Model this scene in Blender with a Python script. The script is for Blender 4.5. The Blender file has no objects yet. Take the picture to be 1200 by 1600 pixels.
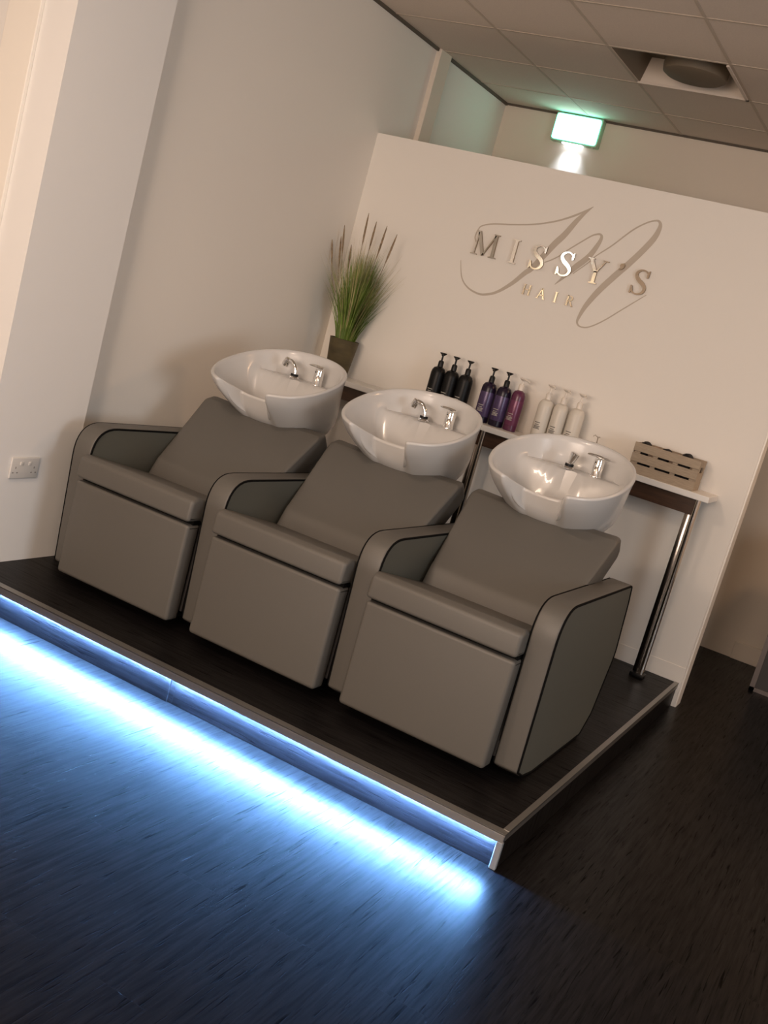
import bpy, bmesh, math, random
from mathutils import Vector, Matrix
random.seed(7)
PI = math.pi
C = bpy.context.scene.collection
sc = bpy.context.scene

# ------------------------------------------------------------------ camera
cam_d = bpy.data.cameras.new('camera'); cam = bpy.data.objects.new('camera', cam_d); C.objects.link(cam)
cam_d.sensor_width = 36; cam_d.sensor_fit = 'AUTO'; cam_d.lens = 1711.79 / 1600 * 36
cam_d.clip_start = 0.05
RT = (0.85145952, 0.45330088, 0.26369489)
DN = (0.31919479, -0.04900724, -0.94642114)
FW = (-0.41609058, 0.89000933, -0.18641896)
cam.matrix_world = Matrix(((RT[0], -DN[0], -FW[0], 0.72867), (RT[1], -DN[1], -FW[1], -2.98399),
                           (RT[2], -DN[2], -FW[2], 1.52), (0, 0, 0, 1)))
sc.camera = cam
# ------------------------------------------------------------------ world, exposure
w = bpy.data.worlds.new('world'); sc.world = w; w.use_nodes = True
w.node_tree.nodes['Background'].inputs[0].default_value = (1.0, 0.82, 0.66, 1)
w.node_tree.nodes['Background'].inputs[1].default_value = 0.0
sc.view_settings.view_transform = 'Standard'; sc.view_settings.look = 'None'
sc.view_settings.gamma = 1; sc.view_settings.use_curve_mapping = False
sc.view_settings.exposure = 0.0


def area(name, loc, sx, sy, power, col, rot=(0, 0, 0), spread=180):
    l = bpy.data.lights.new(name, 'AREA'); l.shape = 'RECTANGLE'; l.size = sx; l.size_y = sy
    l.energy = power; l.color = col; l.spread = math.radians(spread)
    o = bpy.data.objects.new(name, l); C.objects.link(o); o.location = loc; o.rotation_euler = rot
    return o


Y_FRONT = -5.2
WARM = (1.0, 0.75, 0.565)
# the salon's ceiling lamps, all in front of the wash area
area('ceiling_lamp_light', (-1.3, -1.7, 2.88), 0.3, 0.3, 32, WARM)
area('ceiling_lamp_light', (1.3, -2.9, 2.88), 0.5, 0.5, 24, WARM)
area('ceiling_lamp_light', (-3.6, -3.6, 2.88), 0.5, 0.5, 10, WARM)
area('ceiling_lamp_light', (1.6, 2.2, 2.88), 0.4, 0.4, 19, (1.0, 0.58, 0.30))
# added fill lights, unseen: warm behind the camera, cool at the right
area('front_fill_light', (-0.5, Y_FRONT + .15, 1.7), 2.6, 1.5, 168, (1.0, 0.79, 0.645), (PI / 2, 0, 0))
area('side_fill_light', (3.4, -1.4, 1.6), 1.6, 1.5, 58, (0.84, 0.92, 1.0), (PI / 2, 0, PI / 2))
# unseen panels added behind the camera to glint in the polished letters
area('letter_glint_light', (-3.90, Y_FRONT + .15, 2.03), 0.44, 0.28, 0.55, (1.0, 0.80, 0.52), (PI / 2, 0, 0))
area('letter_glint_light', (-3.78, Y_FRONT + .15, 2.33), 0.95, 0.17, 0.65, (1.0, 0.80, 0.52), (PI / 2, 0, 0))
area('letter_glint_light', (-3.80, Y_FRONT + .15, 2.50), 0.34, 0.2, 1.6, (0.92, 0.96, 1.0), (PI / 2, 0, 0))


# ------------------------------------------------------------------ materials
def mat(name, col, rough=0.5, metal=0.0, **k):
    m = bpy.data.materials.new(name); m.use_nodes = True
    b = m.node_tree.nodes['Principled BSDF']
    b.inputs['Base Color'].default_value = (*col, 1); b.inputs['Roughness'].default_value = rough
    b.inputs['Metallic'].default_value = metal
    for kk, v in k.items(): b.inputs[kk.replace('_', ' ')].default_value = v
    return m


def nd(m, t, **k):
    n = m.node_tree.nodes.new(t)
    for kk, v in k.items():
        if kk.startswith('i_'): n.inputs[kk[2:].replace('_', ' ')].default_value = v
        else: setattr(n, kk, v)
    return n


def ln(m, a, b): m.node_tree.links.new(a, b)


def noise_bump(m, scale, strength, dist=0.001, detail=4, stretch=None, colvar=0.0):
    b = m.node_tree.nodes['Principled BSDF']
    tc = nd(m, 'ShaderNodeTexCoord'); src = tc.outputs['Object']
    if stretch:
        mp = nd(m, 'ShaderNodeMapping'); mp.inputs['Scale'].default_value = stretch
        ln(m, src, mp.inputs[0]); src = mp.outputs[0]
    n = nd(m, 'ShaderNodeTexNoise', i_Scale=scale, i_Detail=detail); ln(m, src, n.inputs['Vector'])
    bp = nd(m, 'ShaderNodeBump', i_Strength=strength, i_Distance=dist); ln(m, n.outputs['Fac'], bp.inputs['Height'])
    ln(m, bp.outputs[0], b.inputs['Normal'])
    if colvar:
        base = list(b.inputs['Base Color'].default_value)
        r = nd(m, 'ShaderNodeValToRGB')
        r.color_ramp.elements[0].position = 0.3; r.color_ramp.elements[1].position = 0.7
        r.color_ramp.elements[0].color = [c * (1 - colvar) for c in base[:3]] + [1]
        r.color_ramp.elements[1].color = [min(1, c * (1 + colvar)) for c in base[:3]] + [1]
        ln(m, n.outputs['Fac'], r.inputs[0]); ln(m, r.outputs[0], b.inputs['Base Color'])
    return m


def wood_floor(name, rough, axis='Y', tint=(0.0042, 0.0036, 0.0038), plank=0.15, bump=0.20, spec=0.075):
    """dark vinyl planks: fine streaks and open grain along one axis"""
    m = mat(name, tint, rough); b = m.node_tree.nodes['Principled BSDF']; b.inputs['Specular IOR Level'].default_value = spec
    tc = nd(m, 'ShaderNodeTexCoord')
    mp = nd(m, 'ShaderNodeMapping')
    if axis == 'Y': mp.inputs['Rotation'].default_value = (0, 0, PI / 2)
    if axis == 'XZ': mp.inputs['Rotation'].default_value = (PI / 2, 0, 0)
    ln(m, tc.outputs['Object'], mp.inputs[0])
    br = nd(m, 'ShaderNodeTexBrick', offset=0.37, i_Scale=1.0)
    br.inputs['Brick Width'].default_value = 1.25; br.inputs['Row Height'].default_value = plank
    br.inputs['Mortar Size'].default_value = 0.0008
    br.inputs['Color1'].default_value = (0.2, 0.2, 0.2, 1); br.inputs['Color2'].default_value = (0.9, 0.9, 0.9, 1)
    br.inputs['Mortar'].default_value = (0.4, 0.4, 0.4, 1)
    ln(m, mp.outputs[0], br.inputs['Vector'])
    # shift grain per plank
    add = nd(m, 'ShaderNodeVectorMath', operation='ADD'); sc_ = nd(m, 'ShaderNodeVectorMath', operation='SCALE')
    sc_.inputs['Scale'].default_value = 7.0
    ln(m, br.outputs['Color'], sc_.inputs[0]); ln(m, sc_.outputs[0], add.inputs[1]); ln(m, mp.outputs[0], add.inputs[0])
    st = nd(m, 'ShaderNodeMapping'); st.inputs['Scale'].default_value = (2.2, 38, 1); ln(m, add.outputs[0], st.inputs[0])
    n = nd(m, 'ShaderNodeTexNoise', i_Scale=2.2, i_Detail=7, i_Roughness=0.62, i_Distortion=0.35); ln(m, st.outputs[0], n.inputs['Vector'])
    st2 = nd(m, 'ShaderNodeMapping'); st2.inputs['Scale'].default_value = (4.2, 80, 1); ln(m, add.outputs[0], st2.inputs[0])
    n2 = nd(m, 'ShaderNodeTexNoise', i_Scale=1.6, i_Detail=4, i_Distortion=0.8); ln(m, st2.outputs[0], n2.inputs['Vector'])
    pores = nd(m, 'ShaderNodeValToRGB'); pores.color_ramp.elements[0].position = 0.30; pores.color_ramp.elements[1].position = 0.42
    ln(m, n2.outputs['Fac'], pores.inputs[0])
    r = nd(m, 'ShaderNodeValToRGB')
    r.color_ramp.elements[0].position = 0.3; r.color_ramp.elements[1].position = 0.72
    r.color_ramp.elements[0].color = [c * 0.55 for c in tint] + [1]; r.color_ramp.elements[1].color = [c * 1.6 for c in tint] + [1]
    ln(m, n.outputs['Fac'], r.inputs[0])
    mul = nd(m, 'ShaderNodeMix', data_type='RGBA', blend_type='MULTIPLY'); mul.inputs['Factor'].default_value = 0.55
    ln(m, r.outputs[0], mul.inputs[6]); ln(m, pores.outputs[0], mul.inputs[7]); ln(m, mul.outputs[2], b.inputs['Base Color'])
    big = nd(m, 'ShaderNodeTexNoise', i_Scale=2.5, i_Detail=3); ln(m, tc.outputs['Object'], big.inputs['Vector'])
    rr = nd(m, 'ShaderNodeMapRange'); rr.inputs['To Min'].default_value = rough - 0.05; rr.inputs['To Max'].default_value = rough + 0.07
    sp = nd(m, 'ShaderNodeMath', operation='MULTIPLY'); ln(m, pores.outputs[0], sp.inputs[0])
    s2 = nd(m, 'ShaderNodeMapRange'); s2.inputs['From Min'].default_value = .3; s2.inputs['From Max'].default_value = .72
    s2.inputs['To Min'].default_value = spec * .45; s2.inputs['To Max'].default_value = spec * 1.5
    ln(m, n.outputs['Fac'], s2.inputs['Value']); ln(m, s2.outputs[0], sp.inputs[1])
    s3 = nd(m, 'ShaderNodeMath', operation='ADD'); ln(m, sp.outputs[0], s3.inputs[0]); s3.inputs[1].default_value = spec * .25
    ln(m, s3.outputs[0], b.inputs['Specular IOR Level'])
    ln(m, big.outputs['Fac'], rr.inputs['Value']); ln(m, rr.outputs[0], b.inputs['Roughness'])
    mixh = nd(m, 'ShaderNodeMath', operation='ADD'); ln(m, n.outputs['Fac'], mixh.inputs[0]); ln(m, pores.outputs[0], mixh.inputs[1])
    mh2 = nd(m, 'ShaderNodeMath', operation='SUBTRACT'); ln(m, mixh.outputs[0], mh2.inputs[0]); ln(m, br.outputs['Fac'], mh2.inputs[1])
    bp = nd(m, 'ShaderNodeBump', i_Strength=bump, i_Distance=0.0012); ln(m, mh2.outputs[0], bp.inputs['Height'])
    ln(m, bp.outputs[0], b.inputs['Normal'])
    return m


M = {}
M['wall'] = noise_bump(mat('wall_paint', (0.80, 0.76, 0.70), 0.75), 180, 0.12)
M['pierwall'] = noise_bump(mat('cool_white_paint', (0.78, 0.77, 0.75), 0.7), 180, 0.12)
M['farwall'] = noise_bump(mat('far_wall_paint', (0.70, 0.62, 0.53), 0.8), 180, 0.12)
M['ceil'] = noise_bump(mat('ceiling_tile', (0.66, 0.57, 0.49), 0.9), 140, 0.35, colvar=0.04)
M['grid'] = mat('ceiling_grid', (0.50, 0.42, 0.34), 0.7)
M['gap'] = mat('shadow_gap', (0.10, 0.08, 0.06), 0.8)
M['floor'] = wood_floor('dark_wood_floor', 0.32)
M['deck'] = wood_floor('dark_deck_boards', 0.42, axis='X', tint=(0.006, 0.005, 0.005), bump=0.2, spec=.12)
M['alu'] = noise_bump(mat('brushed_aluminium', (0.36, 0.35, 0.33), 0.38, 0.9), 60, 0.1, stretch=(1, 30, 30))
M['chrome'] = mat('chrome', (0.86, 0.85, 0.83), 0.07, 1.0)
M['dkchrome'] = mat('smoked_chrome', (0.36, 0.33, 0.30), 0.16, 1.0)
M['black'] = mat('black_plastic', (0.005, 0.005, 0.005), 0.4, Specular_IOR_Level=0.3)
M['leather'] = noise_bump(mat('taupe_leatherette', (0.100, 0.093, 0.082), 0.50), 420, 0.10, 0.0006, colvar=0.03)
M['leather_shaded'] = noise_bump(mat('taupe_leatherette_shaded', (0.094, 0.094, 0.078), 0.50), 420, 0.10, 0.0006, colvar=0.03)  # same leatherette, side panel shading put into a slightly greener, darker colour
M['piping'] = mat('black_piping', (0.003, 0.003, 0.003), 0.8, Specular_IOR_Level=0.1)
M['shell'] = mat('dark_frame', (0.015, 0.013, 0.012), 0.6)
M['ceramic'] = mat('white_ceramic', (0.56, 0.555, 0.545), 0.25, Coat_Weight=0.22, Coat_Roughness=0.06)
M['shelf'] = mat('white_laminate', (0.82, 0.80, 0.76), 0.35)
M['apron'] = noise_bump(mat('walnut_apron', (0.055, 0.026, 0.014), 0.3), 5, 0.2, stretch=(2, 20, 20), colvar=0.35)
M['potm'] = noise_bump(mat('olive_brown_pot', (0.085, 0.066, 0.030), 0.6), 7, 0.5, 0.003, stretch=(1, 1, 3), colvar=0.45)
M['soil'] = mat('soil', (0.02, 0.015, 0.01), 0.9)
M['grass'] = noise_bump(mat('green_grass', (0.14, 0.215, 0.035), 0.5), 12, 0.0, colvar=0.45)
M['straw'] = noise_bump(mat('straw', (0.42, 0.36, 0.17), 0.6), 12, 0.0, colvar=0.3)
M['seed'] = noise_bump(mat('seed_head', (0.26, 0.19, 0.12), 0.9), 60, 0.8, 0.004, colvar=0.4)
M['bblack'] = mat('black_bottle', (0.004, 0.004, 0.004), 0.42, Specular_IOR_Level=0.25)
M['bpurple'] = mat('dark_purple_bottle', (0.010, 0.004, 0.018), 0.3, Specular_IOR_Level=0.35)
M['lpurple'] = noise_bump(mat('violet_label', (0.070, 0.045, 0.115), 0.3, 0.2), 3, 0.0, stretch=(20, 20, 3), colvar=0.35)
M['bmag'] = mat('magenta_bottle', (0.10, 0.018, 0.055), 0.3)
M['lmag'] = mat('pink_label', (0.155, 0.038, 0.09), 0.3, 0.2)
M['bwhite'] = mat('white_bottle', (0.64, 0.60, 0.53), 0.4)
M['clearp'] = mat('frosted_pump', (0.80, 0.74, 0.66), 0.3, Alpha=0.85)
M['greytxt'] = mat('grey_print', (0.06, 0.055, 0.05), 0.6)
M['paletxt'] = mat('pale_print', (0.42, 0.40, 0.36), 0.6)
M['crate'] = noise_bump(mat('pale_crate_wood', (0.36, 0.285, 0.205), 0.7), 8, 0.3, 0.001, stretch=(3, 30, 30), colvar=0.14)
M['blacktowel'] = noise_bump(mat('black_towel', (0.010, 0.008, 0.008), 0.95), 300, 0.8, 0.003)
M['tantowel'] = noise_bump(mat('tan_towel', (0.33, 0.24, 0.18), 0.95), 300, 0.8, 0.003)
M['monogram'] = mat('taupe_vinyl', (0.50, 0.435, 0.36), 0.6)
M['mirror'] = mat('polished_letter', (0.93, 0.86, 0.76), 0.09, 1.0)
M['edge'] = mat('letter_edge', (0.30, 0.21, 0.13), 0.35, 0.8)
M['plastic'] = mat('white_plastic', (0.60, 0.585, 0.56), 0.4)
M['trimpaint'] = mat('white_gloss_paint', (0.84, 0.80, 0.73), 0.4)
M['greysock'] = mat('socket_grey', (0.22, 0.21, 0.20), 0.6)
M['door'] = noise_bump(mat('brown_door', (0.20, 0.095, 0.04), 0.5), 4, 0.2, stretch=(20, 20, 1), colvar=0.3)
M['acrylic'] = mat('clear_acrylic', (0.22, 0.24, 0.26), 0.25)
M['cabinet'] = mat('dark_panel', (0.030, 0.028, 0.028), 0.4)
M['cabframe'] = mat('grey_metal_frame', (0.16, 0.14, 0.135), 0.45, 0.5)


def emis(name, col, st):
    m = bpy.data.materials.new(name); m.use_nodes = True
    b = m.node_tree.nodes['Principled BSDF']; b.inputs['Base Color'].default_value = (*[min(1, c) for c in col], 1)
    b.inputs['Emission Color'].default_value = (*col, 1); b.inputs['Emission Strength'].default_value = st
    return m


M['led'] = emis('cool_led', (0.19, 0.46, 1.0), 7400)
M['exitface'] = emis('exit_green', (0.14, 0.92, 0.66), 8)
M['exitglow'] = emis('exit_white', (0.62, 1.0, 0.88), 6)
M['exitlens'] = emis('exit_downlight', (0.80, 0.90, 1.0), 8)
M['exitcase'] = mat('exit_casing', (0.48, 0.52, 0.40), 0.4, Transmission_Weight=0.3)


# ------------------------------------------------------------------ mesh helpers
def obj(name, bm, m, parent=None, smooth=35, keep=False):
    me = bpy.data.meshes.new(name)
    if not keep: bmesh.ops.recalc_face_normals(bm, faces=bm.faces)
    bm.to_mesh(me); bm.free()
    for x in (m if isinstance(m, (list, tuple)) else [m]): me.materials.append(x)
    if smooth:
        me.polygons.foreach_set('use_smooth', [True] * len(me.polygons))
        me.set_sharp_from_angle(angle=math.radians(smooth))
    o = bpy.data.objects.new(name, me); C.objects.link(o)
    if parent: o.parent = parent
    return o


def thing(name, label, cat, loc=(0, 0, 0), rz=0, group=None):
    o = bpy.data.objects.new(name, None); C.objects.link(o); o.empty_display_size = 0.05
    o.location = loc; o.rotation_euler = (0, 0, rz); tag(o, label, cat, group); return o


def tag(o, label, cat, group=None):
    o['label'] = label; o['category'] = cat
    if group: o['group'] = group
    return o


def struct(name, bm, m, smooth=0):
    o = obj(name, bm, m, None, smooth); o['kind'] = 'structure'; return o


def merge(dst, src, mi=None):
    me = bpy.data.meshes.new('t'); 
    if mi is not None:
        for f in src.faces: f.material_index = mi
    src.to_mesh(me); src.free(); dst.from_mesh(me); bpy.data.meshes.remove(me)


def box(x0, x1, y0, y1, z0, z1, bev=0, seg=2, into=None, mi=0):
    bm = bmesh.new()
    bmesh.ops.create_cube(bm, size=1, matrix=Matrix.Translation(((x0 + x1) / 2, (y0 + y1) / 2, (z0 + z1) / 2)) @ Matrix.Diagonal((x1 - x0, y1 - y0, z1 - z0, 1)))
    if bev: bmesh.ops.bevel(bm, geom=list(bm.edges), offset=bev, segments=seg, affect='EDGES', profile=0.5)
    if into is not None: merge(into, bm, mi); return into
    return bm


def extrude_x(prof, x0, x1, bev=0, seg=3, into=None, side=None):
    """polygon of (y, z) extruded along x, its two end outlines rounded"""
    bm = bmesh.new(); n = len(prof)
    a = [bm.verts.new((x0, p[0], p[1])) for p in prof]; b = [bm.verts.new((x1, p[0], p[1])) for p in prof]
    fa = bm.faces.new(a); fb = bm.faces.new(b)
    for i in range(n): bm.faces.new((a[i], a[(i + 1) % n], b[(i + 1) % n], b[i]))
    if bev:
        es = list(fa.edges) + list(fb.edges)
        bmesh.ops.recalc_face_normals(bm, faces=bm.faces)
        bmesh.ops.bevel(bm, geom=es, offset=bev, segments=seg, affect='EDGES', profile=0.5)
    if into is not None: merge(into, bm); return into
    return bm


def rounded(poly, radii, seg=6):
    """round the corners of a closed 2D polygon"""
    out = []; n = len(poly)
    for i, p in enumerate(poly):
        r = radii[i] if isinstance(radii, (list, tuple)) else radii
        P = Vector(p); A = Vector(poly[i - 1]); B = Vector(poly[(i + 1) % n])
        if r <= 0: out.append(tuple(P)); continue
        u = (A - P).normalized(); v = (B - P).normalized()
        ang = u.angle(v); d = min(r / math.tan(ang / 2), (A - P).length * 0.49, (B - P).length * 0.49)
        s = P + u * d; e = P + v * d
        for k in range(seg + 1):
            t = k / seg; q = s * (1 - t) ** 2 + P * 2 * t * (1 - t) + e * t * t; out.append(tuple(q))
    return out


def tube(pts, r, seg=8, into=None, closed=False, caps=True, mi=0):
    bm = bmesh.new(); n = len(pts); P = [Vector(p) for p in pts]; rings = []
    up = Vector((0, 0, 1)); prev = None
    for i in range(n):
        if closed: t = (P[(i + 1) % n] - P[i - 1])
        else: t = P[min(i + 1, n - 1)] - P[max(i - 1, 0)]
        t.normalize()
        if prev is None:
            s = t.cross(up)
            if s.length < 1e-3: s = t.cross(Vector((0, 1, 0)))
        else: s = prev - t * prev.dot(t)
        s.normalize(); prev = s; q = s.cross(t)
        ri = r[i] if isinstance(r, (list, tuple)) else r
        rings.append([bm.verts.new(P[i] + (s * math.cos(a) + q * math.sin(a)) * ri) for a in [2 * PI * k / seg for k in range(seg)]])
    for i in range(n if closed else n - 1):
        A, B = rings[i], rings[(i + 1) % n]
        for k in range(seg): bm.faces.new((A[k], A[(k + 1) % seg], B[(k + 1) % seg], B[k]))
    if caps and not closed: bm.faces.new(rings[0]); bm.faces.new(rings[-1])
    if into is not None: merge(into, bm, mi); return into
    return bm


def lathe(prof, seg=28, cx=0, cy=0, into=None, sx=1, sy=1):
    bm = bmesh.new(); rings = []
    for r, z in prof:
        if r < 1e-5: rings.append([bm.verts.new((cx, cy, z))])
        else: rings.append([bm.verts.new((cx + r * sx * math.cos(2 * PI * k / seg), cy + r * sy * math.sin(2 * PI * k / seg), z)) for k in range(seg)])
    for A, B in zip(rings, rings[1:]):
        if len(A) == 1 and len(B) == 1: continue
        for k in range(seg):
            k2 = (k + 1) % seg
            if len(A) == 1: bm.faces.new((A[0], B[k], B[k2]))
            elif len(B) == 1: bm.faces.new((A[k], A[k2], B[0]))
            else: bm.faces.new((A[k], A[k2], B[k2], B[k]))
    if into is not None: merge(into, bm); return into
    return bm


def catmull(P, n=8):
    out = []; K = len(P)
    for i in range(K - 1):
        p0 = P[max(i - 1, 0)]; p1 = P[i]; p2 = P[i + 1]; p3 = P[min(i + 2, K - 1)]
        for k in range(n):
            t = k / n
            out.append(tuple(0.5 * (2 * b + (c - a) * t + (2 * a - 5 * b + 4 * c - d) * t * t + (-a + 3 * b - 3 * c + d) * t ** 3) for a, b, c, d in zip(p0, p1, p2, p3)))
    out.append(tuple(P[-1])); return out


def ribbon_xz(path, y0, y1, bm, mi=0, mside=None):
    """variable width stroke in the wall plane; path of (x, z, width); solid from y0 (front) to y1"""
    L = []; R = []
    for i, (x, z, wd) in enumerate(path):
        a = path[max(i - 1, 0)]; b = path[min(i + 1, len(path) - 1)]
        d = Vector((b[0] - a[0], b[1] - a[1]));
        if d.length < 1e-7: d = Vector((1, 0))
        d.normalize(); nrm = Vector((-d.y, d.x)) * wd / 2
        L.append((x + nrm.x, z + nrm.y)); R.append((x - nrm.x, z - nrm.y))
    v = [[bm.verts.new((p[0], y, p[1])) for p in S] for S in (L, R) for y in (y0, y1)]  # L0 L1 R0 R1
    n = len(path)
    for i in range(n - 1):
        for (A, B, m_) in ((v[0], v[2], mi), (v[1], v[3], mi), (v[0], v[1], mside), (v[2], v[3], mside)):
            f = bm.faces.new((A[i], A[i + 1], B[i + 1], B[i])); f.material_index = mi if m_ is None else m_
    for i in (0, n - 1):
        f = bm.faces.new((v[0][i], v[1][i], v[3][i], v[2][i])); f.material_index = mi if mside is None else mside


def poly_xz(pts, y0, y1, bm, mi=0, mside=1):
    a = [bm.verts.new((p[0], y0, p[1])) for p in pts]; b = [bm.verts.new((p[0], y1, p[1])) for p in pts]
    bm.faces.new(a).material_index = mi; bm.faces.new(b).material_index = mi
    n = len(pts)
    for i in range(n): bm.faces.new((a[i], a[(i + 1) % n], b[(i + 1) % n], b[i])).material_index = mside


def copy_tree(o, parent=None):
    c = o.copy(); C.objects.link(c)
    if parent: c.parent = parent
    for ch in list(o.children): copy_tree(ch, c)
    return c


# ------------------------------------------------------------------ structure
X_R, X_L, Y_F, Y_B, HC = 3.6, -5.2, -5.2, 3.85, 2.92
XW, XP = -2.408, -2.317
YP = 2.356
struct('floor', box(X_L, X_R, Y_F, Y_B + 0.1, -0.1, 0), M['floor'])
# ceiling with the opening of one tile
ox0, ox1, oy0, oy1 = -1.215, -0.655, 2.225, 2.775
bm = bmesh.new()
box(X_L, ox0, Y_F, Y_B + .1, HC, HC + 0.05, into=bm); box(ox1, X_R, Y_F, Y_B + .1, HC, HC + 0.05, into=bm)
box(ox0, ox1, Y_F, oy0, HC, HC + 0.05, into=bm); box(ox0, ox1, oy1, Y_B + .1, HC, HC + 0.05, into=bm)
struct('ceiling', bm, M['ceil'])
# tile grid bars
bm = bmesh.new()
for k in range(-6, 8):
    x = -1.228 + 0.59 * k
    if X_L < x < X_R: box(x - .008, x + .008, Y_F, Y_B, HC - .0020, HC + .004, into=bm)
for k in range(-12, 4):
    y = 2.21 + 0.59 * k
    if y < Y_B: box(X_L, X_R, y - .008, y + .008, HC - .0026, HC + .004, into=bm)
struct('trim_1', bm, M['grid'])
struct('wall_left', box(XW - .15, XW, 0.40, Y_B + .1, 0, HC + .02), M['wall'])
bm = box(-2.75, XP, 0, 0.49, 0, HC + .02)
struct('wall_left.001', bm, M['pierwall'])
bm = box(X_L, -3.55, 0, 0.15, 0, HC + .02); box(-3.56, -2.63, 0, 0.15, 2.7, HC + .02, into=bm)
struct('wall_left.002', bm, M['wall'])
bm = box(-2.625, -2.468, -0.018, 0.0, 0, HC, 0.003); box(-3.70, -3.55, -0.018, 0.0, 0, HC, 0.003, into=bm)
struct('trim_2', bm, M['trimpaint'])
struct('door_1', box(-3.55, -2.62, 0.03, 0.075, 0, 2.72), M['door'])
struct('wall_far', box(X_L, X_R, Y_B, Y_B + .12, 0, HC + .02), M['farwall'])
struct('wall_right', box(X_R, X_R + .1, Y_F, Y_B + .1, 0, HC + .02), M['farwall'])
struct('wall_front', box(X_L, X_R, Y_F - .1, Y_F, 0, HC + .02), M['farwall'])
struct('wall_side', box(X_L - .1, X_L, Y_F, 0.15, 0, HC + .02), M['farwall'])
bm = box(XW, 0.012, YP, YP + .095, 0, 2.346)
struct('wall_back', bm, M['wall'])
struct('trim_3', box(0.012, 0.022, YP - .002, YP + .1, 0.0, 2.35, 0.002), M['trimpaint'])
struct('trim_4', box(XW - .01, XW + .03, 2.76, 2.90, 0, HC, 0.004), M['farwall'])
struct('baseboard_far', box(0.03, X_R, Y_B - .016, Y_B, 0, 0.11, 0.004), M['farwall'])
struct('baseboard_back', box(XW, 0.010, YP - .0025, YP, 0.12, 0.20, 0.001), M['wall'])
# dark shadow gap line where walls meet the ceiling
bm = box(XW, XW + .014, 0.49, 2.76, HC - .016, HC, 0); box(XW, XW + .014, 2.90, Y_B, HC - .016, HC, into=bm)
box(XW, X_R, Y_B - .012, Y_B, HC - .012, HC, into=bm)
struct('trim_5', bm, M['gap'])

# ceiling diffuser set into one tile
t = thing('ceiling_vent', 'square ceiling vent with a round drum, right of the green exit sign', 'vent', (-0.935, 2.5, HC))
bm = bmesh.new(); a, b, h = 0.28, 0.245, 0.12
lo = [bm.verts.new((sx * a, sy * a * .98, 0)) for sx, sy in ((-1, -1), (1, -1), (1, 1), (-1, 1))]
hi = [bm.verts.new((sx * b, sy * b, h)) for sx, sy in ((-1, -1), (1, -1), (1, 1), (-1, 1))]
for i in range(4): bm.faces.new((lo[i], lo[(i + 1) % 4], hi[(i + 1) % 4], hi[i])).material_index = 1 if i == 3 else 0  # left side in the drum's dark tone: recess shade put into the colour
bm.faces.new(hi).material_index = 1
VD = mat('vent_drum_and_shade', (0.16, 0.125, 0.085), 0.7)
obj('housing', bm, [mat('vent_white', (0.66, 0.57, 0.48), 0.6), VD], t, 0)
bm = bmesh.new()
for q in ((-.29, .29, .266, .285), (.276, .29, -.27, .285)): box(*q, -.008, .003, into=bm)
obj('frame', bm, M['ceil'], t, 0)
obj('drum', lathe([(0, -.006), (.135, -.006), (.155, 0.006), (.16, .03), (.16, .118)], 40, 0.06, 0.03), VD, t)

# ------------------------------------------------------------------ platform
ZP = 0.12
t = thing('platform', 'low raised platform with dark boards and metal edging under the wash chairs', 'platform', (0, 0, 0))
obj('deck', box(XW + .002, -.002, .012, YP - .002, .09, ZP - .001), M['deck'], t, 0)
R = wood_floor('dark_riser_board', 0.30, axis='XZ', tint=(0.008, 0.007, 0.008), plank=0.3, bump=0.5)
obj('riser', box(XP + .002, -1.272, .000, .02, 0.001, .092), R, t, 0)
obj('riser', box(-1.270, -.012, .004, .024, 0.001, .092), R, t, 0)
obj('side_riser', box(-.018, -.004, .02, YP - .002, 0.001, .10), M['deck'], t, 0)
bm = box(XP + .002, 0.0, -.016, .016, ZP - .003, ZP + .001); box(XP + .002, 0, -.016, -.013, .091, ZP, into=bm)
bm2 = bmesh.new(); box(XP + .002, 0, -.0168, -.0158, ZP - .006, ZP - .004, into=bm)
obj('front_edging', bm, M['alu'], t, 0)
bm = box(-.020, 0.0, .016, YP - .003, ZP - .003, ZP + .002); box(-.003, 0.0, -.016, YP - .003, .098, ZP, into=bm)
obj('side_edging', bm, M['alu'], t, 0)
obj('corner_strip', box(-.022, -.001, -.012, .003, .001, .09, .002), M['acrylic'], t, 0)
# LED strip under the front edging
bm = box(XP + .004, -.024, -.0105, -.0015, .0895, .0908, mi=0)
n = 150
for i in range(n):
    x = XP + .02 + (-.035 - XP - .02) * i / (n - 1)
    box(x - .0035, x + .0035, -.0085, -.0035, .0882, .0896, into=bm, mi=1)
o = tag(obj('light_strip', bm, [M['plastic'], M['led']], None, 0), 'cool white glowing light strip under the front edge of the platform', 'light strip')

# ------------------------------------------------------------------ wash chairs
def arm_profile():
    P = [(.338, .165), (.40, .136), (.50, .1215), (1.06, .1215), (1.15, .19), (1.235, .43), (1.175, .66), (1.145, .728), (.302, .744)]
    return rounded(P, [.015, .02, .03, .03, .05, .12, .06, .012, .125], 9)


AP = [(y - .7, z - ZP) for y, z in arm_profile()]


def make_arm(x0, x1, parent, label=None):
    a = obj('armrest', extrude_x(AP, x0, x1, .006, 3), M['leather'], parent, 40)
    if label: a['label'] = label
    # side panels, slightly padded, and the black piping around them
    for x, s in ((x0, -1), (x1, 1)):
        ins = []
        cy = sum(p[0] for p in AP) / len(AP); cz = sum(p[1] for p in AP) / len(AP)
        for p in AP:
            d = Vector((p[0] - cy, p[1] - cz)); d *= 1 - .006 / d.length; ins.append((cy + d.x, cz + d.y))
        o = obj('side_panel', extrude_x(ins, x - .002, x + .002, .0015, 1), M['leather_shaded'], a, 40)
        pp = [(x + s * .0015, p[0], p[1]) for p in ins]
        obj('piping', tube(pp, .0042, 6, closed=True), M['piping'], a)
    return a


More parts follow.
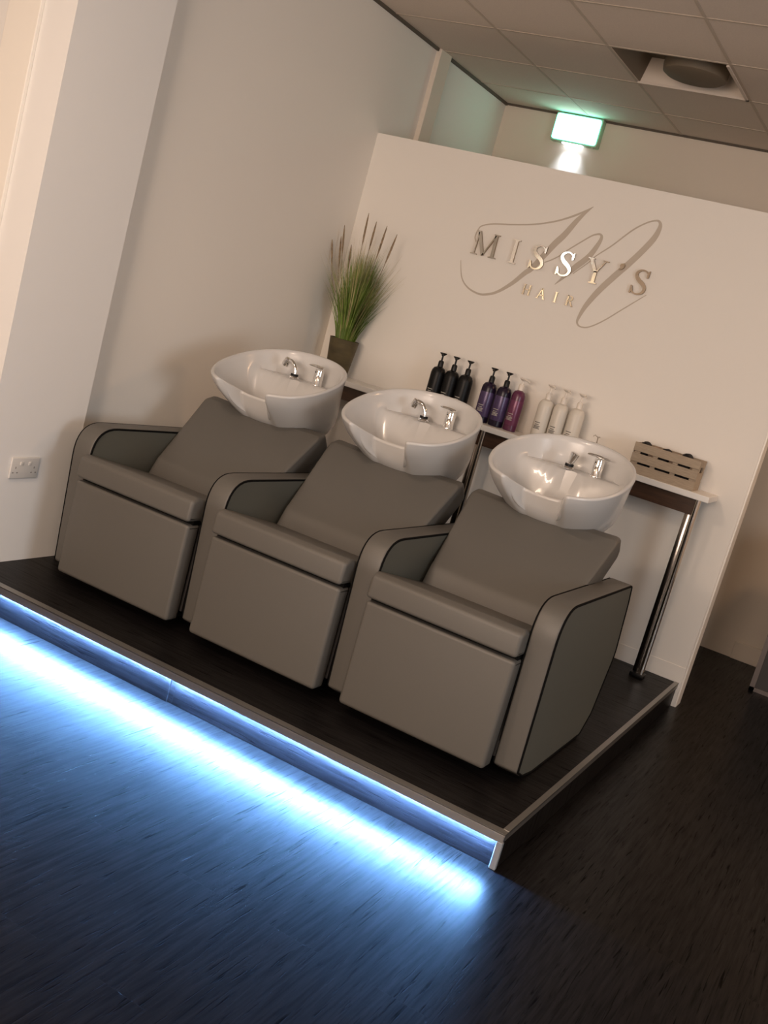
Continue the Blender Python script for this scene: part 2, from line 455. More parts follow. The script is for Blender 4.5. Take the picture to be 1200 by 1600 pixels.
def make_chair(cx, label):
    t = thing('wash_chair', label, 'salon chair', (cx, .7, ZP), 0, 'grey backwash chairs on the platform')
    hw = .281
    L = lambda P: [(y - .7, z - ZP) for y, z in P]
    # seat cushion: lip at the front, surface falling towards the back
    sp = L(rounded([(.246, .549), (.252, .628), (.285, .640), (.72, .548), (.80, .53), (.80, .43), (.40, .47), (.33, .547)], [.012, .02, .035, .03, .02, .02, .02, .01], 5))
    obj('seat', extrude_x(sp, -hw, hw, .014, 4), M['leather'], t)
    fp = L(rounded([(.258, .157), (.258, .535), (.33, .535), (.33, .157)], [.018, .012, .01, .012], 5))
    obj('footrest', extrude_x(fp, -hw + .001, hw - .001, .013, 4), M['leather'], t)
    obj('slot_strip', box(-hw + .006, hw - .006, .29 - .7, .34 - .7, .533 - ZP, .552 - ZP), M['piping'], t, 0)
    # body shell between the arms
    bp = L([(.335, .19), (.335, .53), (.40, .50), (.79, .45), (1.10, .45), (1.05, .20)])
    obj('body', extrude_x(bp, -hw - .004, hw + .004), M['shell'], t)
    # reclined backrest, a little wider above the arms
    prof = rounded([(.655, .540), (.70, .625), (.995, .893), (1.045, .905), (1.105, .835), (.80, .52), (.74, .49)], [.02, .10, .022, .02, .03, .05, .03], 6)
    bm = bmesh.new(); nx = 14; rows = []
    prof = L(prof)
    cyc = sum(p[0] for p in prof) / len(prof); czc = sum(p[1] for p in prof) / len(prof)
    def halfw(z):
        k = min(1, max(0, (z + ZP - .66) / .22)); k = k * k * (3 - 2 * k); return .270 + .034 * k
    us = [-1, -.992, -.97, -.93] + [-.86 + 1.72 * i / 10 for i in range(11)] + [.93, .97, .992, 1]
    ins = [.030, .012, .004, 0] + [0] * 11 + [0, .004, .012, .030]
    for u, q in zip(us, ins):
        ring = []
        for (y, z) in prof:
            d = Vector((y - cyc, z - czc)); d2 = d * (1 - q / max(d.length, .03) * .9)
            dish = -.012 * (1 - u * u)
            ring.append(bm.verts.new((u * halfw(z), cyc + d2.x - dish * .7, czc + d2.y + dish * .7)))
        rows.append(ring)
    for A, B in zip(rows, rows[1:]):
        for i in range(len(A)): bm.faces.new((A[i], A[(i + 1) % len(A)], B[(i + 1) % len(A)], B[i]))
    bm.faces.new(rows[0]); bm.faces.new(rows[-1])
    b = obj('backrest', bm, M['leather'], t, 50)
    # piping down the left edge of the backrest
    pts = []
    for k in range(9):
        z = .55 + (.72 - .55) * k / 8; y = .662 + (z - .54) * .78 if z < .62 else .715 + (z - .63) * 1.09
        pts.append((-halfw(z - ZP) - .003, y - .7 + .012, z - ZP))
    obj('piping', tube(pts, .003, 6), M['piping'], b)
    # dark column behind the seat carrying the shell
    obj('rear_frame', box(-.22, .22, .36, .42, .03, .50, .01), M['shell'], t)
    obj('foot_plate', box(-.20, .20, -.30, .36, 0, .015, .003), M['shell'], t)
    return t


CX = [-1.812, -1.148, -.485]
AL = (-.3705, -.2855)
c0 = make_chair(CX[0], 'grey wash chair nearest the left wall, beside the wall socket')
make_arm(AL[0], AL[1], c0)
c1 = copy_tree(c0); c1.location.x = CX[1]
c1['label'] = 'grey wash chair in the middle of the row of three'
c2 = copy_tree(c0); c2.location.x = CX[2]
c2['label'] = 'grey wash chair at the right end of the row, showing its outer side panel'
make_arm(.2855, .3705, c2)


# ------------------------------------------------------------------ ceramic basins
BY, BZ, BA, BB, BS = 1.05, 1.087, .270, .292, .31


def sstep(a, b, x):
    t = min(1, max(0, (x - a) / (b - a))); return t * t * (3 - 2 * t)


def rim(th):
    c, s = math.cos(th), math.sin(th); e = .90
    x = BA * math.copysign(abs(c) ** e, c); y = BB * math.copysign(abs(s) ** e, s)
    nt = 0
    if s < 0: nt = 1 - sstep(.068, .132, abs(x))
    y2 = y + .150 * nt
    z = BZ + BS * y - .030 * nt
    if s < 0: z += .006 * math.exp(-((abs(x) - .14) / .05) ** 2)
    return x, y2, z, nt, y


def make_basin(cx, label, turn=False):
    t = thing('wash_basin', label, 'basin', (cx, BY, ZP), 0, 'white backwash basins behind the chairs')
    N = 216; zb = .84
    ths = [2 * PI * k / N for k in range(N)]
    # finer sampling near the notch
    outer = [(0, 0), (.40, 0), (.56, .02), (.68, .10), (.79, .26), (.87, .46), (.935, .68), (.975, .86), (1.0, .985)]
    lipp = [(1.004, 1.0), (.996, 1.018), (.975, 1.026), (.952, 1.020), (.936, 1.0)]
    inner = [(.92, .955), (.90, .90), (.87, .82), (.83, .72), (.78, .61), (.73, .52), (.67, .44), (.60, .37), (.52, .32), (.43, .28), (.33, .25), (.22, .235), (.1, .23), (0, .23)]
    bm = bmesh.new(); rows = []
    bcx, bcy = 0.0, .15
    for gi, (rho, ze) in enumerate(outer + lipp + inner):
        inn = gi >= len(outer) + len(lipp)
        if rho == 0:
            rows.append([bm.verts.new((bcx, bcy if not inn else .045, zb + .25 * ze - ZP))]); continue
        ring = []
        for th in ths:
            x, y, z, nt, yf = rim(th)
            h = z - zb
            cy_ = bcy * (1 - sstep(.0, 1.0, ze)) if not inn else .06 * (1 - ze)
            ff = 1 if gi >= len(outer) else .25 + .75 * sstep(.15, .95, ze)
            X = x * rho; Y = cy_ + (yf + (y - yf) * ff) * rho; Z = zb + h * ze
            if gi >= len(outer) and gi < len(outer) + len(lipp):
                Z = z + (ze - 1) * .35
            if inn:
                Z = zb + h * ze * (1) + 0
                k = sstep(.08, .145, Y)
                dz = 1.066
                if Z < dz: Z = Z + (dz - Z) * k
            ring.append(bm.verts.new((X, Y, Z - ZP)))
        rows.append(ring)
    for A, B in zip(rows, rows[1:]):
        for k in range(N):
            k2 = (k + 1) % N
            if len(A) == 1: bm.faces.new((A[0], B[k], B[k2]))
            elif len(B) == 1: bm.faces.new((A[k], A[k2], B[0]))
            else: bm.faces.new((A[k], A[k2], B[k2], B[k]))
    b = obj('bowl', bm, M['ceramic'], t, 60)
    # plug hole
    obj('drain', lathe([(0, .002), (.022, .002), (.026, -.002), (0, -.004)], 24, 0, -.02), M['chrome'], b).location = (0, .065, zb + .25 * .23 + .0 - ZP + .004)
    # mixer tap on the deck
    dk = 1.066 - ZP
    tp = bpy.data.objects.new('tap', None); C.objects.link(tp)
    bm = lathe([(0, 0), (.024, 0), (.024, .004), (.0215, .008), (.0215, .062), (.020, .070), (0, .072)], 28)
    tp = obj('tap', bm, M['chrome'], t); tp.location = (.082, .185, dk)
    bm = bmesh.new()
    path = [(-.052, .000, .080), (-.040, -.002, .082), (-.02, 0, .084), (0, 0, .083), (.02, 0, .079)]
    lv = tube([(0.018, 0, .078), (.0, 0, .082), (-.02, -.004, .085), (-.04, -.008, .084), (-.052, -.010, .080)], [.012, .016, .014, .012, .005], 12)
    for v in lv.verts: v.co.z = .080 + (v.co.z - .080) * .45
    merge(bm, lv)
    if turn:
        lv = tube([(0, 0, .082), (.02, .004, .080), (.035, .008, .077), (.046, .010, .073)], [.011, .010, .009, .004], 12)
        for v in lv.verts: v.co.z = .080 + (v.co.z - .080) * .5
        merge(bm, lv)
    obj('lever', bm, M['chrome'], tp)
    obj('indicator', lathe([(0, -.001), (.0028, -.001), (.0028, .001), (0, .001)], 10), M['black'], tp).matrix_local = Matrix.Translation((-.008, -.0205, .058)) @ Matrix.Rotation(PI / 2, 4, 'X')
    # spray handset: ring, black collar, curved neck and head
    sp = obj('spray', lathe([(0, 0), (.024, 0), (.024, .006), (.017, .012), (0, .012)], 24), M['chrome'], t); sp.location = (-.022, .155, dk)
    obj('collar', lathe([(.0, .011), (.0175, .011), (.0175, .022), (.0, .022)], 20), M['black'], sp)
    if not turn:
        nb = tube(catmull([(0, 0, .02), (-.004, 0, .045), (-.022, .0, .066), (-.046, .0, .072)], 6), .0105, 12)
        obj('neck', nb, M['chrome'], sp)
        obj('head', lathe([(0, -.020), (.014, -.020), (.016, -.016), (.014, .014), (.010, .018), (0, .018)], 20), M['chrome'], sp).matrix_local = Matrix.Translation((-.056, 0, .064)) @ Matrix.Rotation(.35, 4, 'Y')
    else:
        nb = tube([(0, 0, .02), (.003, 0, .038)], .011, 12); obj('neck', nb, M['chrome'], sp)
        obj('head', lathe([(0, 0), (.012, 0), (.019, .030), (.020, .040), (.016, .042), (0, .040)], 20), M['chrome'], sp).matrix_local = Matrix.Translation((.003, 0, .028)) @ Matrix.Rotation(.2, 4, 'Y')
    # pillar carrying the bowl
    obj('pillar', box(-.12, .12, .16, .30, 0, .70, .012), M['shell'], t)
    obj('bracket', lathe([(0, .655), (.10, .655), (.115, .675), (.10, .70), (0, .70)], 28, 0, .10), M['shell'], t)
    return t


b0 = make_basin(CX[0], 'white ceramic basin behind the chair by the left wall, in front of the potted grass')
b1 = copy_tree(b0); b1.location.x = CX[1]
b1['label'] = 'white ceramic basin behind the middle chair, below the black bottles'
b2 = make_basin(CX[2], 'white ceramic basin behind the right chair, below the white bottles, tap lever turned', True)

# ------------------------------------------------------------------ shelf table
SX0, SX1, SY0, SZ = XW + .002, -.105, 2.13, 1.043
t = thing('console_table', 'long narrow white-topped shelf table with a walnut apron and chrome legs along the back wall', 'table', (-.6, 2.24, ZP))
OX, OY, OZ = -.6, 2.24, ZP
obj('top', box(SX0 - OX, SX1 - OX, SY0 - OY, YP - .001 - OY, SZ - .029 - OZ, SZ - OZ, .003), M['shelf'], t, 0)
obj('apron', box(SX0 + .01 - OX, -.165 - OX, SY0 + .045 - OY, SY0 + .065 - OY, SZ - .108 - OZ, SZ - .0285 - OZ), M['apron'], t, 0)
for lx in (-.155, -1.268, -2.16):
    obj('leg', tube([(lx - OX, 2.175 - OY, 0), (lx - OX, 2.175 - OY, SZ - .029 - OZ)], .0135, 20), M['chrome'] if lx > -.2 else M['dkchrome'], t)
    obj('leg', box(lx - .045 - OX, lx - .017 - OX, 2.185 - OY, 2.20 - OY, 0, SZ - .029 - OZ, .002), M['dkchrome'], t)
    obj('foot', box(lx - .05 - OX, lx + .018 - OX, 2.155 - OY, 2.215 - OY, 0, .02, .003), M['black'], t)
SZ += .0004


# ------------------------------------------------------------------ bottles
def lines(cx, zs, r, ws, m, parent, name='label_print', ang=-PI / 2 - .18):
    bm = bmesh.new()
    for z, wd, hh in zip(zs, ws, [0.0034] * len(zs)):
        n = 6; a0 = ang - wd / r / 2; a1 = ang + wd / r / 2
        v = [(bm.verts.new(((r + .0005) * math.cos(a0 + (a1 - a0) * k / n), (r + .0005) * math.sin(a0 + (a1 - a0) * k / n), z)),
              bm.verts.new(((r + .0005) * math.cos(a0 + (a1 - a0) * k / n), (r + .0005) * math.sin(a0 + (a1 - a0) * k / n), z + hh))) for k in range(n + 1)]
        for a, b in zip(v, v[1:]): bm.faces.new((a[0], b[0], b[1], a[1]))
    return obj(name, bm, m, parent, 0)


def make_bottle(label, group, x, body_m, pump_m, r=.0385, hs=.205, hp=.28, print_m=None, band=None, y=2.25, hook=0):
    t = thing('pump_bottle', label, 'bottle', (x, y, SZ), 0, group)
    obj('body', lathe([(0, 0), (r - .004, 0), (r, .004), (r, hs - .034), (r * .94, hs - .020), (r * .74, hs - .006), (r * .42, hs), (.0135, hs + .002), (0, hs + .002)], 32), body_m, t)
    obj('collar', lathe([(0, hs + .001), (.0145, hs + .001), (.0145, hs + .026), (.011, hs + .034), (0, hs + .034)], 20), pump_m, t)
    bm = tube([(0, 0, hs + .03), (0, 0, hp - .012)], .0048, 10)
    lathe([(0, hp - .014), (.007, hp - .014), (.019, hp - .004), (.0175, hp), (0, hp)], 20, 0, 0, into=bm)
    a = -PI / 2 + hook
    dx, dy = math.cos(a), math.sin(a)
    tube([(0, 0, hp - .007), (dx * .028, dy * .028, hp - .008), (dx * .037, dy * .037, hp - .014)], [.0065, .005, .0035], 10, into=bm)
    obj('pump', bm, pump_m, t)
    if band:
        obj('label_band', lathe([(r + .0004, .030), (r + .0006, .031), (r + .0006, .155), (r + .0004, .156)], 32), band, t)
    if print_m:
        lines(0, [.085, .074, .066, .060, .054], r + (.0006 if band else 0), [.030, .022, .036, .030, .036], print_m, t)
    return t


G = 'black pump bottles on the shelf table'
make_bottle('black pump bottle on the shelf, leftmost of the three black ones', G, -1.632, M['bblack'], M['black'], print_m=M['paletxt'], hook=.3)
make_bottle('black pump bottle on the shelf, between the two other black ones', G, -1.553, M['bblack'], M['black'], print_m=M['paletxt'], hook=.3)
make_bottle('black pump bottle on the shelf, rightmost of the three black ones', G, -1.472, M['bblack'], M['black'], print_m=M['paletxt'], hook=.3)
G = 'purple pump bottles on the shelf table'
make_bottle('dark purple pump bottle, the left one of the two with black pumps', G, -1.334, M['bpurple'], M['black'], band=M['lpurple'], print_m=M['paletxt'], hook=.2)
make_bottle('dark purple pump bottle standing against the magenta bottle', G, -1.250, M['bpurple'], M['black'], band=M['lpurple'], print_m=M['paletxt'], hook=.2)
make_bottle('magenta bottle with a pale pump, right of the purple bottles', 'purple pump bottles on the shelf table', -1.171, M['bmag'], M['clearp'], r=.034, hs=.208, hp=.272, band=M['lmag'], print_m=M['paletxt'], hook=1.6)
G = 'white pump bottles on the shelf table'
make_bottle('white pump bottle, leftmost of the three white ones above the right basin', G, -1.018, M['bwhite'], M['clearp'], print_m=M['greytxt'], hook=.9)
make_bottle('white pump bottle in the middle of the three white ones', G, -.937, M['bwhite'], M['clearp'], print_m=M['greytxt'], hook=.9)
make_bottle('white pump bottle, rightmost of the white ones, nearest the small jar', G, -.853, M['bwhite'], M['clearp'], print_m=M['greytxt'], hook=.9)
t = thing('pump_jar', 'small white pump jar between the white bottles and the wooden crate', 'jar', (-.715, 2.25, SZ))
obj('body', lathe([(0, 0), (.036, 0), (.038, .004), (.038, .058), (.034, .064), (.010, .066), (0, .066)], 30), M['bwhite'], t)
bm = tube([(0, 0, .06), (-.004, 0, .10)], .003, 8); tube([(-.004, 0, .10), (-.018, -.004, .108), (-.026, -.006, .100)], .003, 8, into=bm); tube([(-.004, 0, .10), (.008, 0, .104)], .004, 8, into=bm)
obj('pump', bm, M['chrome'], t)

# ------------------------------------------------------------------ potted grass
PX, PY = -2.213, 2.235
t = thing('potted_grass', 'tall artificial green grass with tan seed heads in an olive brown pot on the shelf', 'plant', (PX, PY, SZ))
obj('pot', lathe([(0, 0), (.058, 0), (.060, .003), (.080, .197), (.0815, .200), (.077, .201), (.074, .185), (0, .183)], 36), M['potm'], t)
obj('soil', lathe([(0, .186), (.0735, .186), (.0735, .180), (0, .180)], 24), M['soil'], t)


def blade(bm, az, lean, length, wid, curl, mi, r0):
    p = Vector((math.cos(az) * r0, math.sin(az) * r0, .18)); n = 7; d = lean * .35
    prev = None; hdir = Vector((math.cos(az), math.sin(az), 0)); side = Vector((-math.sin(az + .6), math.cos(az + .6), 0))
    for k in range(n + 1):
        f = k / n; wd = wid * (1 - f ** 1.6) + .0004
        x = p.x
        mx = max(p.x, XW - PX + .012); my = min(p.y, YP - PY - .012)
        c = Vector((mx, my, p.z))
        th = Vector((side.y, -side.x, 0)) * wd * .22
        ring = [bm.verts.new(c + side * wd * .5), bm.verts.new(c + th), bm.verts.new(c - side * wd * .5), bm.verts.new(c - th)]
        if prev:
            for q in range(4): bm.faces.new((prev[q], prev[(q + 1) % 4], ring[(q + 1) % 4], ring[q])).material_index = mi
        prev = ring
        ang = d + (lean - d) * f + curl * f * f
        p = p + (hdir * math.sin(ang) + Vector((0, 0, 1)) * math.cos(ang)) * (length / n)


bm = bmesh.new()
for i in range(900):
    az = random.uniform(0, 2 * PI); lean = abs(random.gauss(0, .30 if i % 3 else .55)); length = random.uniform(.24, .52) * (1 - .22 * min(1, lean))
    blade(bm, az, min(lean, .75), length, random.uniform(.0035, .0065), random.uniform(0, .25), 0, random.uniform(0, .05))
for i in range(200):
    az = random.uniform(0, 2 * PI); lean = abs(random.gauss(0, .46)); length = random.uniform(.42, .60) * (1 - .15 * min(1, lean))
    blade(bm, az, min(lean, .8), length, random.uniform(.002, .0035), random.uniform(0, .2), 1, random.uniform(0, .05))
obj('foliage', bm, [M['grass'], M['straw']], t, 60)
for dx, dy, h, hl in ((-.15, -.05, .78, .15), (-.085, -.04, .69, .12), (-.025, -.05, .87, .17), (.005, .0, .84, .15), (.09, -.03, .83, .17), (.155, -.02, .80, .16), (-.19, -.07, .69, .12), (-.165, -.03, .72, .14)):
    pts = catmull([(dx * .12, dy * .12, .18), (dx * .35, dy * .35, .38), (dx * .7, dy * .7, h - hl - .1), (dx, dy, h)], 6)
    rr = []
    for q in pts:
        f = (q[2] - (h - hl)) / hl
        rr.append(.0014 if f < 0 else .0014 + .0050 * math.sin(min(1, f) * PI) ** .6 * (1 - .3 * f))
    st = obj('seed_stem', tube(pts, rr, 7), M['seed'], t)

# ------------------------------------------------------------------ crate with towels
t = thing('slatted_crate', 'pale wooden slatted crate of rolled towels at the right end of the shelf', 'crate', (-.355, 2.232, SZ))
hx, hy, H = .160, .062, .140
for s in (-1, 1):
    for z0 in (.0, .052, .102):
        bm = box(-hx, hx, -.004, .004, z0, z0 + (.040 if z0 else .042), .001)
        o = obj('slat', bm, M['crate'], t, 0); o.location = (0, s * hy, 0)
    for sx in (-1, 1):
        o = obj('post', box(-.017, .017, -.003, .003, .0005, H + .0005, .001), M['crate'], t, 0); o.location = (sx * (hx - .017), s * (hy - .0075), 0)
for px_ in (-.052, .045):
    o = obj('post', box(-.012, .012, -.003, .003, .0005, H - .004, .001), M['crate'], t, 0); o.location = (px_, -(hy - .0075), 0)
for sx in (-1, 1):
    bm = box(-.004, .004, -hy + .0045, hy - .0045, 0, .085, .001); box(-.004, .004, -hy + .0045, hy - .0045, .112, H, .001, into=bm)
    box(-.004, .004, -hy + .0045, -hy + .03, .084, .113, into=bm); box(-.004, .004, hy - .03, hy - .0045, .084, .113, into=bm)
    o = obj('end_panel', bm, M['crate'], t, 0); o.location = (sx * (hx - .0045), 0, 0)
obj('base', box(-hx + .009, hx - .009, -hy + .0045, hy - .0045, 0.0, .006), M['crate'], t, 0)


def towel(x, z, r, m, word, where, ph):
    bm = bmesh.new()
    # rolled cloth lying front to back: a spiral section
    pts = []; n = 40
    prof = []
    for k in range(n + 1):
        a = ph + k / n * 2 * PI * 2.2; rr = r * (.35 + .65 * k / n); prof.append((rr * math.cos(a), rr * math.sin(a)))
    ends = [(-.044, .92), (-.038, 1.0), (0, 1.02), (.038, 1.0), (.044, .92)]
    rings = []
    for (yy, s) in ends:
        rings.append([bm.verts.new((p[0] * s, yy, p[1] * s)) for p in prof])
    for A, B in zip(rings, rings[1:]):
        for i in range(n): bm.faces.new((A[i], A[i + 1], B[i + 1], B[i]))
    lathe([(0, -.040), (r * .93, -.040), (r * .96, 0), (r * .93, .040), (0, .040)], 20, into=bm) if False else None
    core = tube([(0, -.040, 0), (0, .040, 0)], r * .90, 16); merge(bm, core)
    o = obj('rolled_towel', bm, m, None, 50); o.location = (x, 2.232, SZ + z)
    if z > .08: o.scale = (1, 1, 1.42)
    tag(o, f'rolled {word} towel in the wooden crate, {where}', 'towel', 'rolled towels in the crate')


tw = [(-.480, .114, .027, 'blacktowel', 'black', 'top layer at the left end', .4), (-.4275, .110, .0245, 'tantowel', 'tan', 'top layer, right of the leftmost black roll', 1.2),
      (-.376, .113, .026, 'blacktowel', 'black', 'top layer in the centre between tan rolls', 2.2), (-.327, .109, .0215, 'tantowel', 'tan', 'top layer, left of the largest black roll', .2),
      (-.276, .115, .029, 'blacktowel', 'black', 'top layer, the largest roll, right of centre', 1.0), (-.227, .107, .0185, 'tantowel', 'tan', 'top layer at the right end', 2.0),
      (-.478, .040, .027, 'blacktowel', 'black', 'lower layer at the left end', .4), (-.420, .036, .028, 'blacktowel', 'black', 'lower layer, second from the left', .9),
      (-.362, .038, .028, 'blacktowel', 'black', 'lower layer in the middle', 1.6), (-.303, .038, .028, 'blacktowel', 'black', 'lower layer, right of the middle', 2.6), (-.244, .036, .027, 'blacktowel', 'black', 'lower layer at the right end', 3.0)]
for x, z, r, mm, wd, wh, ph in tw: towel(x, z, r, M[mm], wd, wh, ph)

# ------------------------------------------------------------------ sign on the partition
t = thing('wall_sign', "polished serif lettering MISSY'S HAIR over a taupe script monogram on the partition", 'sign', (-1.2, YP, 1.64))
SC = [[(-1.7308, 1.8034, 0.0029), (-1.6994, 1.7216, 0.0060), (-1.6511, 1.6787, 0.0080), (-1.5855, 1.6615, 0.0100), (-1.538, 1.6686, 0.0115), (-1.4835, 1.6951, 0.0138), (-1.4183, 1.7549, 0.0200), (-1.3666, 1.8199, 0.025), (-1.3381, 1.8508, 0.028), (-1.2938, 1.9272, 0.0311), (-1.2531, 1.9979, 0.0325), (-1.2189, 2.0488, 0.0305), (-1.1804, 2.1226, 0.0247), (-1.1518, 2.1667, 0.0147), (-1.1161, 2.2088, 0.0019)],
      [(-1.6746, 1.9123, 0.0043), (-1.6878, 1.9362, 0.0062), (-1.6829, 1.9706, 0.0062), (-1.6678, 1.9971, 0.0061), (-1.6093, 2.0194, 0.0068), (-1.5079, 2.0375, 0.0073), (-1.3971, 2.0619, 0.0072), (-1.3109, 2.091, 0.0077), (-1.2512, 2.1174, 0.0083), (-1.19, 2.1525, 0.0099), (-1.1497, 2.1814, 0.0065), (-1.1161, 2.2088, 0.0019)],
      [(-1.2799, 1.8946, 0.0041), (-1.2476, 1.9149, 0.0054), (-1.2115, 1.9441, 0.006), (-1.1807, 1.9784, 0.006), (-1.1137, 2.0428, 0.0065), (-1.0806, 2.0722, 0.0071), (-1.0605, 2.0835, 0.0084), (-1.0416, 2.0876, 0.0097), (-1.0308, 2.075, 0.0145), (-1.0366, 2.0405, 0.021), (-1.0654, 1.972, 0.0277), (-1.1166, 1.9075, 0.0286), (-1.1506, 1.8625, 0.0199), (-1.1743, 1.8278, 0.01), (-1.195, 1.8017, 0.002)],
      [(-1.1193, 1.873, 0.004), (-1.1094, 1.885, 0.0049), (-1.0568, 1.9452, 0.0052), (-1.0288, 1.985, 0.0052), (-0.9646, 2.0516, 0.0064), (-0.8932, 2.1376, 0.0069), (-0.8358, 2.1871, 0.0068), (-0.7938, 2.2071, 0.008), (-0.7733, 2.2033, 0.0123), (-0.7654, 2.1788, 0.0199), (-0.777, 2.1253, 0.0277), (-0.8162, 2.0514, 0.0296), (-0.8651, 1.9745, 0.0305), (-0.9161, 1.901, 0.0309), (-0.9663, 1.8221, 0.0297), (-1.0062, 1.74, 0.0235), (-1.0238, 1.6773, 0.0154), (-1.0237, 1.648, 0.0099), (-1.0014, 1.6341, 0.0069), (-0.9597, 1.6431, 0.0062), (-0.8982, 1.6894, 0.0058), (-0.8225, 1.7659, 0.0056), (-0.7666, 1.8225, 0.0047), (-0.7297, 1.8598, 0.0025)]]
bm = bmesh.new()
for i, s in enumerate(SC):
    p = [(x + 1.2, z - 1.64, wd) for x, z, wd in catmull(s, 8)]
    ribbon_xz(p, -.0012 - i * .00015, -.0001, bm)
obj('monogram', bm, M['monogram'], t, 0)


def arc_pts(*P, n=8): return catmull(list(P), n)


def letter(ch, cx, zb, h, th, depth, off, parent):
    bm = bmesh.new(); y1 = -off; y0 = -off - depth; K = h
    X = lambda x: cx + x * K
    Z = lambda z: zb + z * K
    def bar(x0, z0, x1, z1, wd):
        ribbon_xz([(X(x0), Z(z0), wd * K), (X(x1), Z(z1), wd * K)], y0, y1, bm, 0, 1)
    def poly(P, dy=0): poly_xz([(X(a), Z(b)) for a, b in P], y0 - dy, y1, bm, 0, 1)
    def serif(x, z, wd=.17, up=1):
        s = .055 * up
        poly([(x - wd, z), (x + wd, z), (x + wd, z + s * .6), (x + wd * .5, z + s), (x - wd * .5, z + s), (x - wd, z + s * .6)], .0002)
    TK, TN = th, th * .42
    if ch == 'I':
        bar(0, 0, 0, 1, TK); serif(0, 0); serif(0, 1, up=-1)
    elif ch == 'M':
        bar(-.43, 0, -.40, 1, TN); bar(-.40, .985, -.01, .02, TK); bar(-.02, .03, .42, .985, TN); bar(.44, 0, .42, 1, TK)
        serif(-.43, 0, .15); serif(.44, 0, .18); serif(.45, 1, .13, -1); serif(-.44, 1, .11, -1)
    elif ch == 'Y':
        bar(0, 0, 0, .5, TK); bar(0, .46, -.30, .98, TK); bar(.02, .46, .32, .98, TN)
        serif(0, 0); serif(-.30, 1, .15, -1); serif(.33, 1, .13, -1)
    elif ch == 'H':
        bar(-.28, 0, -.28, 1, TK); bar(.28, 0, .28, 1, TK); bar(-.28, .52, .28, .52, TN)
        for x in (-.28, .28): serif(x, 0, .14); serif(x, 1, .14, -1)
    elif ch == 'A':
        bar(-.32, 0, .02, .99, TN * 1.2); bar(.0, .99, .34, 0, TK); bar(-.2, .34, .22, .34, TN)
        serif(-.32, 0, .13); serif(.34, 0, .15)
    elif ch == 'R':
        bar(-.22, 0, -.22, 1, TK); serif(-.22, 0, .15)
        poly([(-.36, 1), (-.36, .965), (-.28, .945), (-.14, .945), (-.14, 1)])
        P = [(-.22, .965, TN), (.06, .955, TN), (.19, .86, TK * .8), (.20, .72, TK), (.10, .56, TK * .7), (-.06, .50, TN), (-.20, .495, TN)]
        ribbon_xz([(X(a), Z(b), c * K) for a, b, c in catmull(P, 6)], y0, y1, bm, 0, 1)
        bar(.0, .50, .32, .02, TK); serif(.34, 0, .09)
    elif ch == 'S':
        P = [(.26, .74, .03), (.24, .86, .05), (.12, .965, TN), (-.04, .975, TN * 1.1), (-.19, .88, TK * .75), (-.21, .73, TK * .95), (-.08, .575, TK * 1.15), (.12, .45, TK * 1.15), (.24, .29, TK * .95), (.20, .12, TK * .75), (.04, .02, TN * 1.1), (-.14, .03, TN), (-.27, .15, .06), (-.30, .30, .03)]
        ribbon_xz([(X(a), Z(b), c * K) for a, b, c in catmull(P, 6)], y0, y1, bm, 0, 1)
        poly([(.215, .70), (.285, .72), (.30, 1.0), (.262, 1.0), (.20, .86)], .0002)
        poly([(-.33, .33), (-.262, .31), (-.20, .14), (-.30, .0), (-.335, .0)], .0002)
    elif ch == "'":
        P = [(.02, 1.02, .16), (.06, .97, .17), (.055, .90, .12), (.0, .82, .06), (-.05, .78, .02)]
        ribbon_xz([(X(a), Z(b), c * K) for a, b, c in catmull(P, 6)], y0, y1, bm, 0, 1)
        poly([(X_ * .085 + .03, Z_ * .085 + .965) for X_, Z_ in [(math.cos(a), math.sin(a)) for a in [2 * PI * k / 14 for k in range(14)]]], .0002)
    return obj('letter', bm, [M['mirror'], M['edge']], parent, 0)


for ch, x in (('M', -1.615), ('I', -1.449), ('S', -1.316), ('S', -1.166), ('Y', -1.006), ("'", -.888), ('S', -.775)):
    letter(ch, x + 1.2, 1.850 - 1.64,   .120, .135, .010, .006, t)
for ch, x in (('H', -1.328), ('A', -1.247), ('I', -1.168), ('R', -1.092)):
    letter(ch, x + 1.2, 1.716 - 1.64, .052, .16, .006, .004, t)

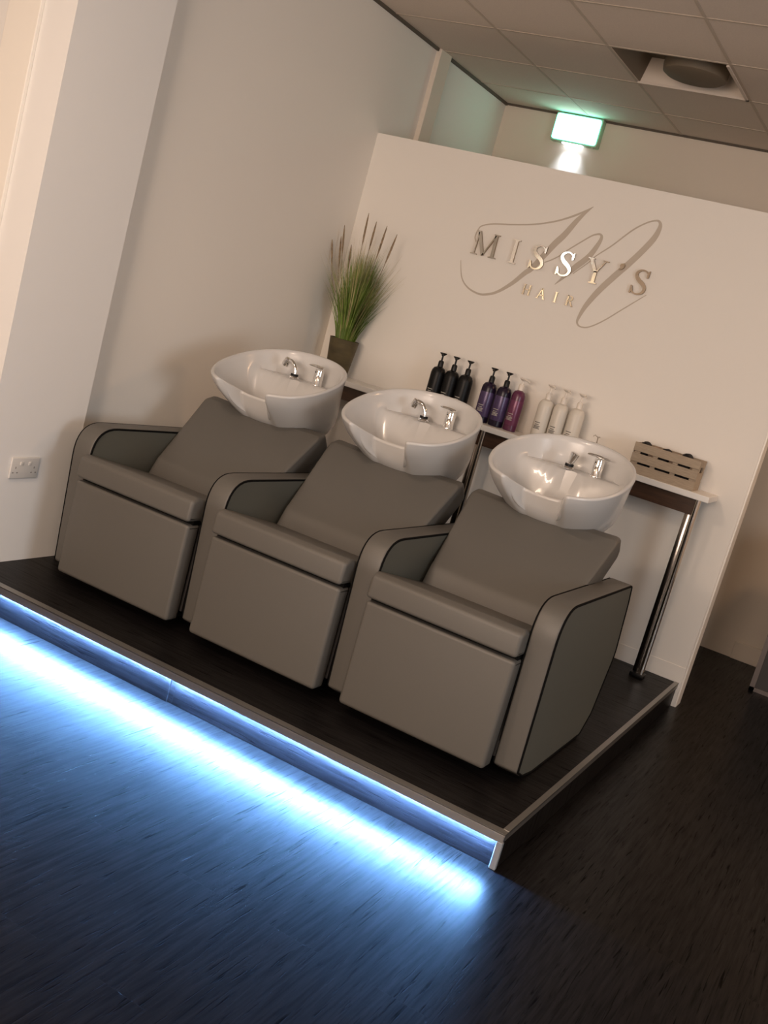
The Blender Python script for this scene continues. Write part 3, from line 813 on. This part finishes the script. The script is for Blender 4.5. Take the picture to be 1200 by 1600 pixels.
# ------------------------------------------------------------------ exit sign
ex, ez = -1.865, 2.828
t = thing('exit_sign', 'glowing green emergency exit box on the far wall just under the ceiling', 'sign', (ex, Y_B - .001, ez))
bm = box(-.158, .158, -.060, 0, -.088, .086, .006); obj('casing', bm, M['exitcase'], t)
bm = bmesh.new()
P = rounded([(-.148, -.078), (.148, -.078), (.148, .078), (-.148, .078)], .016, 5)
poly_xz(P, -.066, -.0601, bm, 0, 0); obj('lit_panel', bm, M['exitface'], t, 0)
bm = bmesh.new(); P = rounded([(-.128, -.060), (.128, -.060), (.128, .060), (-.128, .060)], .014, 5)
poly_xz(P, -.0675, -.0661, bm, 0, 0); obj('lit_centre', bm, M['exitglow'], t, 0)
obj('lens', box(-.075, .060, -.050, -.012, -.094, -.0885), M['exitlens'], t, 0)
obj('latch', box(.125, .135, -.05, -.04, -.096, -.088), M['plastic'], t, 0)
area('exit_downlight', (ex - .008, Y_B - .030, ez - .0975), .12, .03, 1.0, (.72, .84, 1.0), (-.12, 0, 0), 75)

# ------------------------------------------------------------------ double socket on the pier
t = thing('wall_socket', 'white double switched socket on the left wall beside the first chair', 'socket', (XP, .205, .512))
bm = box(.0, .009, -.073, .073, -.043, .043, .004, 3); obj('plate', bm, M['plastic'], t)
for s in (-1, 1):
    o = obj('switch', box(.0085, .0125, -.008, .008, -.006, .008, .0015), M['plastic'], t); o.location = (0, s * .022, .018)
    bm = bmesh.new()
    for (yy, zz, a, b) in ((0, .012, .0022, .004), (-.011, -.008, .0035, .0022), (.011, -.008, .0035, .0022)):
        box(.0088, .0094, yy - a, yy + a, zz - b, zz + b, into=bm)
    o = obj('pin_holes', bm, M['greysock'], t, 0); o.location = (0, s * .048, -.010)

# ------------------------------------------------------------------ cabinet at the right edge
t = thing('low_cabinet', 'dark cabinet with grey metal edging before the far wall, at the right picture edge', 'cabinet', (.60, 3.42, 0))
obj('body', box(-.355, .36, -.165, .17, .012, .84, .004), M['cabinet'], t, 0)
bm = box(-.362, .365, .165 - .34, -.158, .0, .022); box(-.362, -.335, -.175, -.160, 0, .85, into=bm); box(.34, .365, -.175, -.160, 0, .85, into=bm); box(-.362, .365, -.175, -.160, .828, .85, into=bm)
obj('frame', bm, M['cabframe'], t, 0)
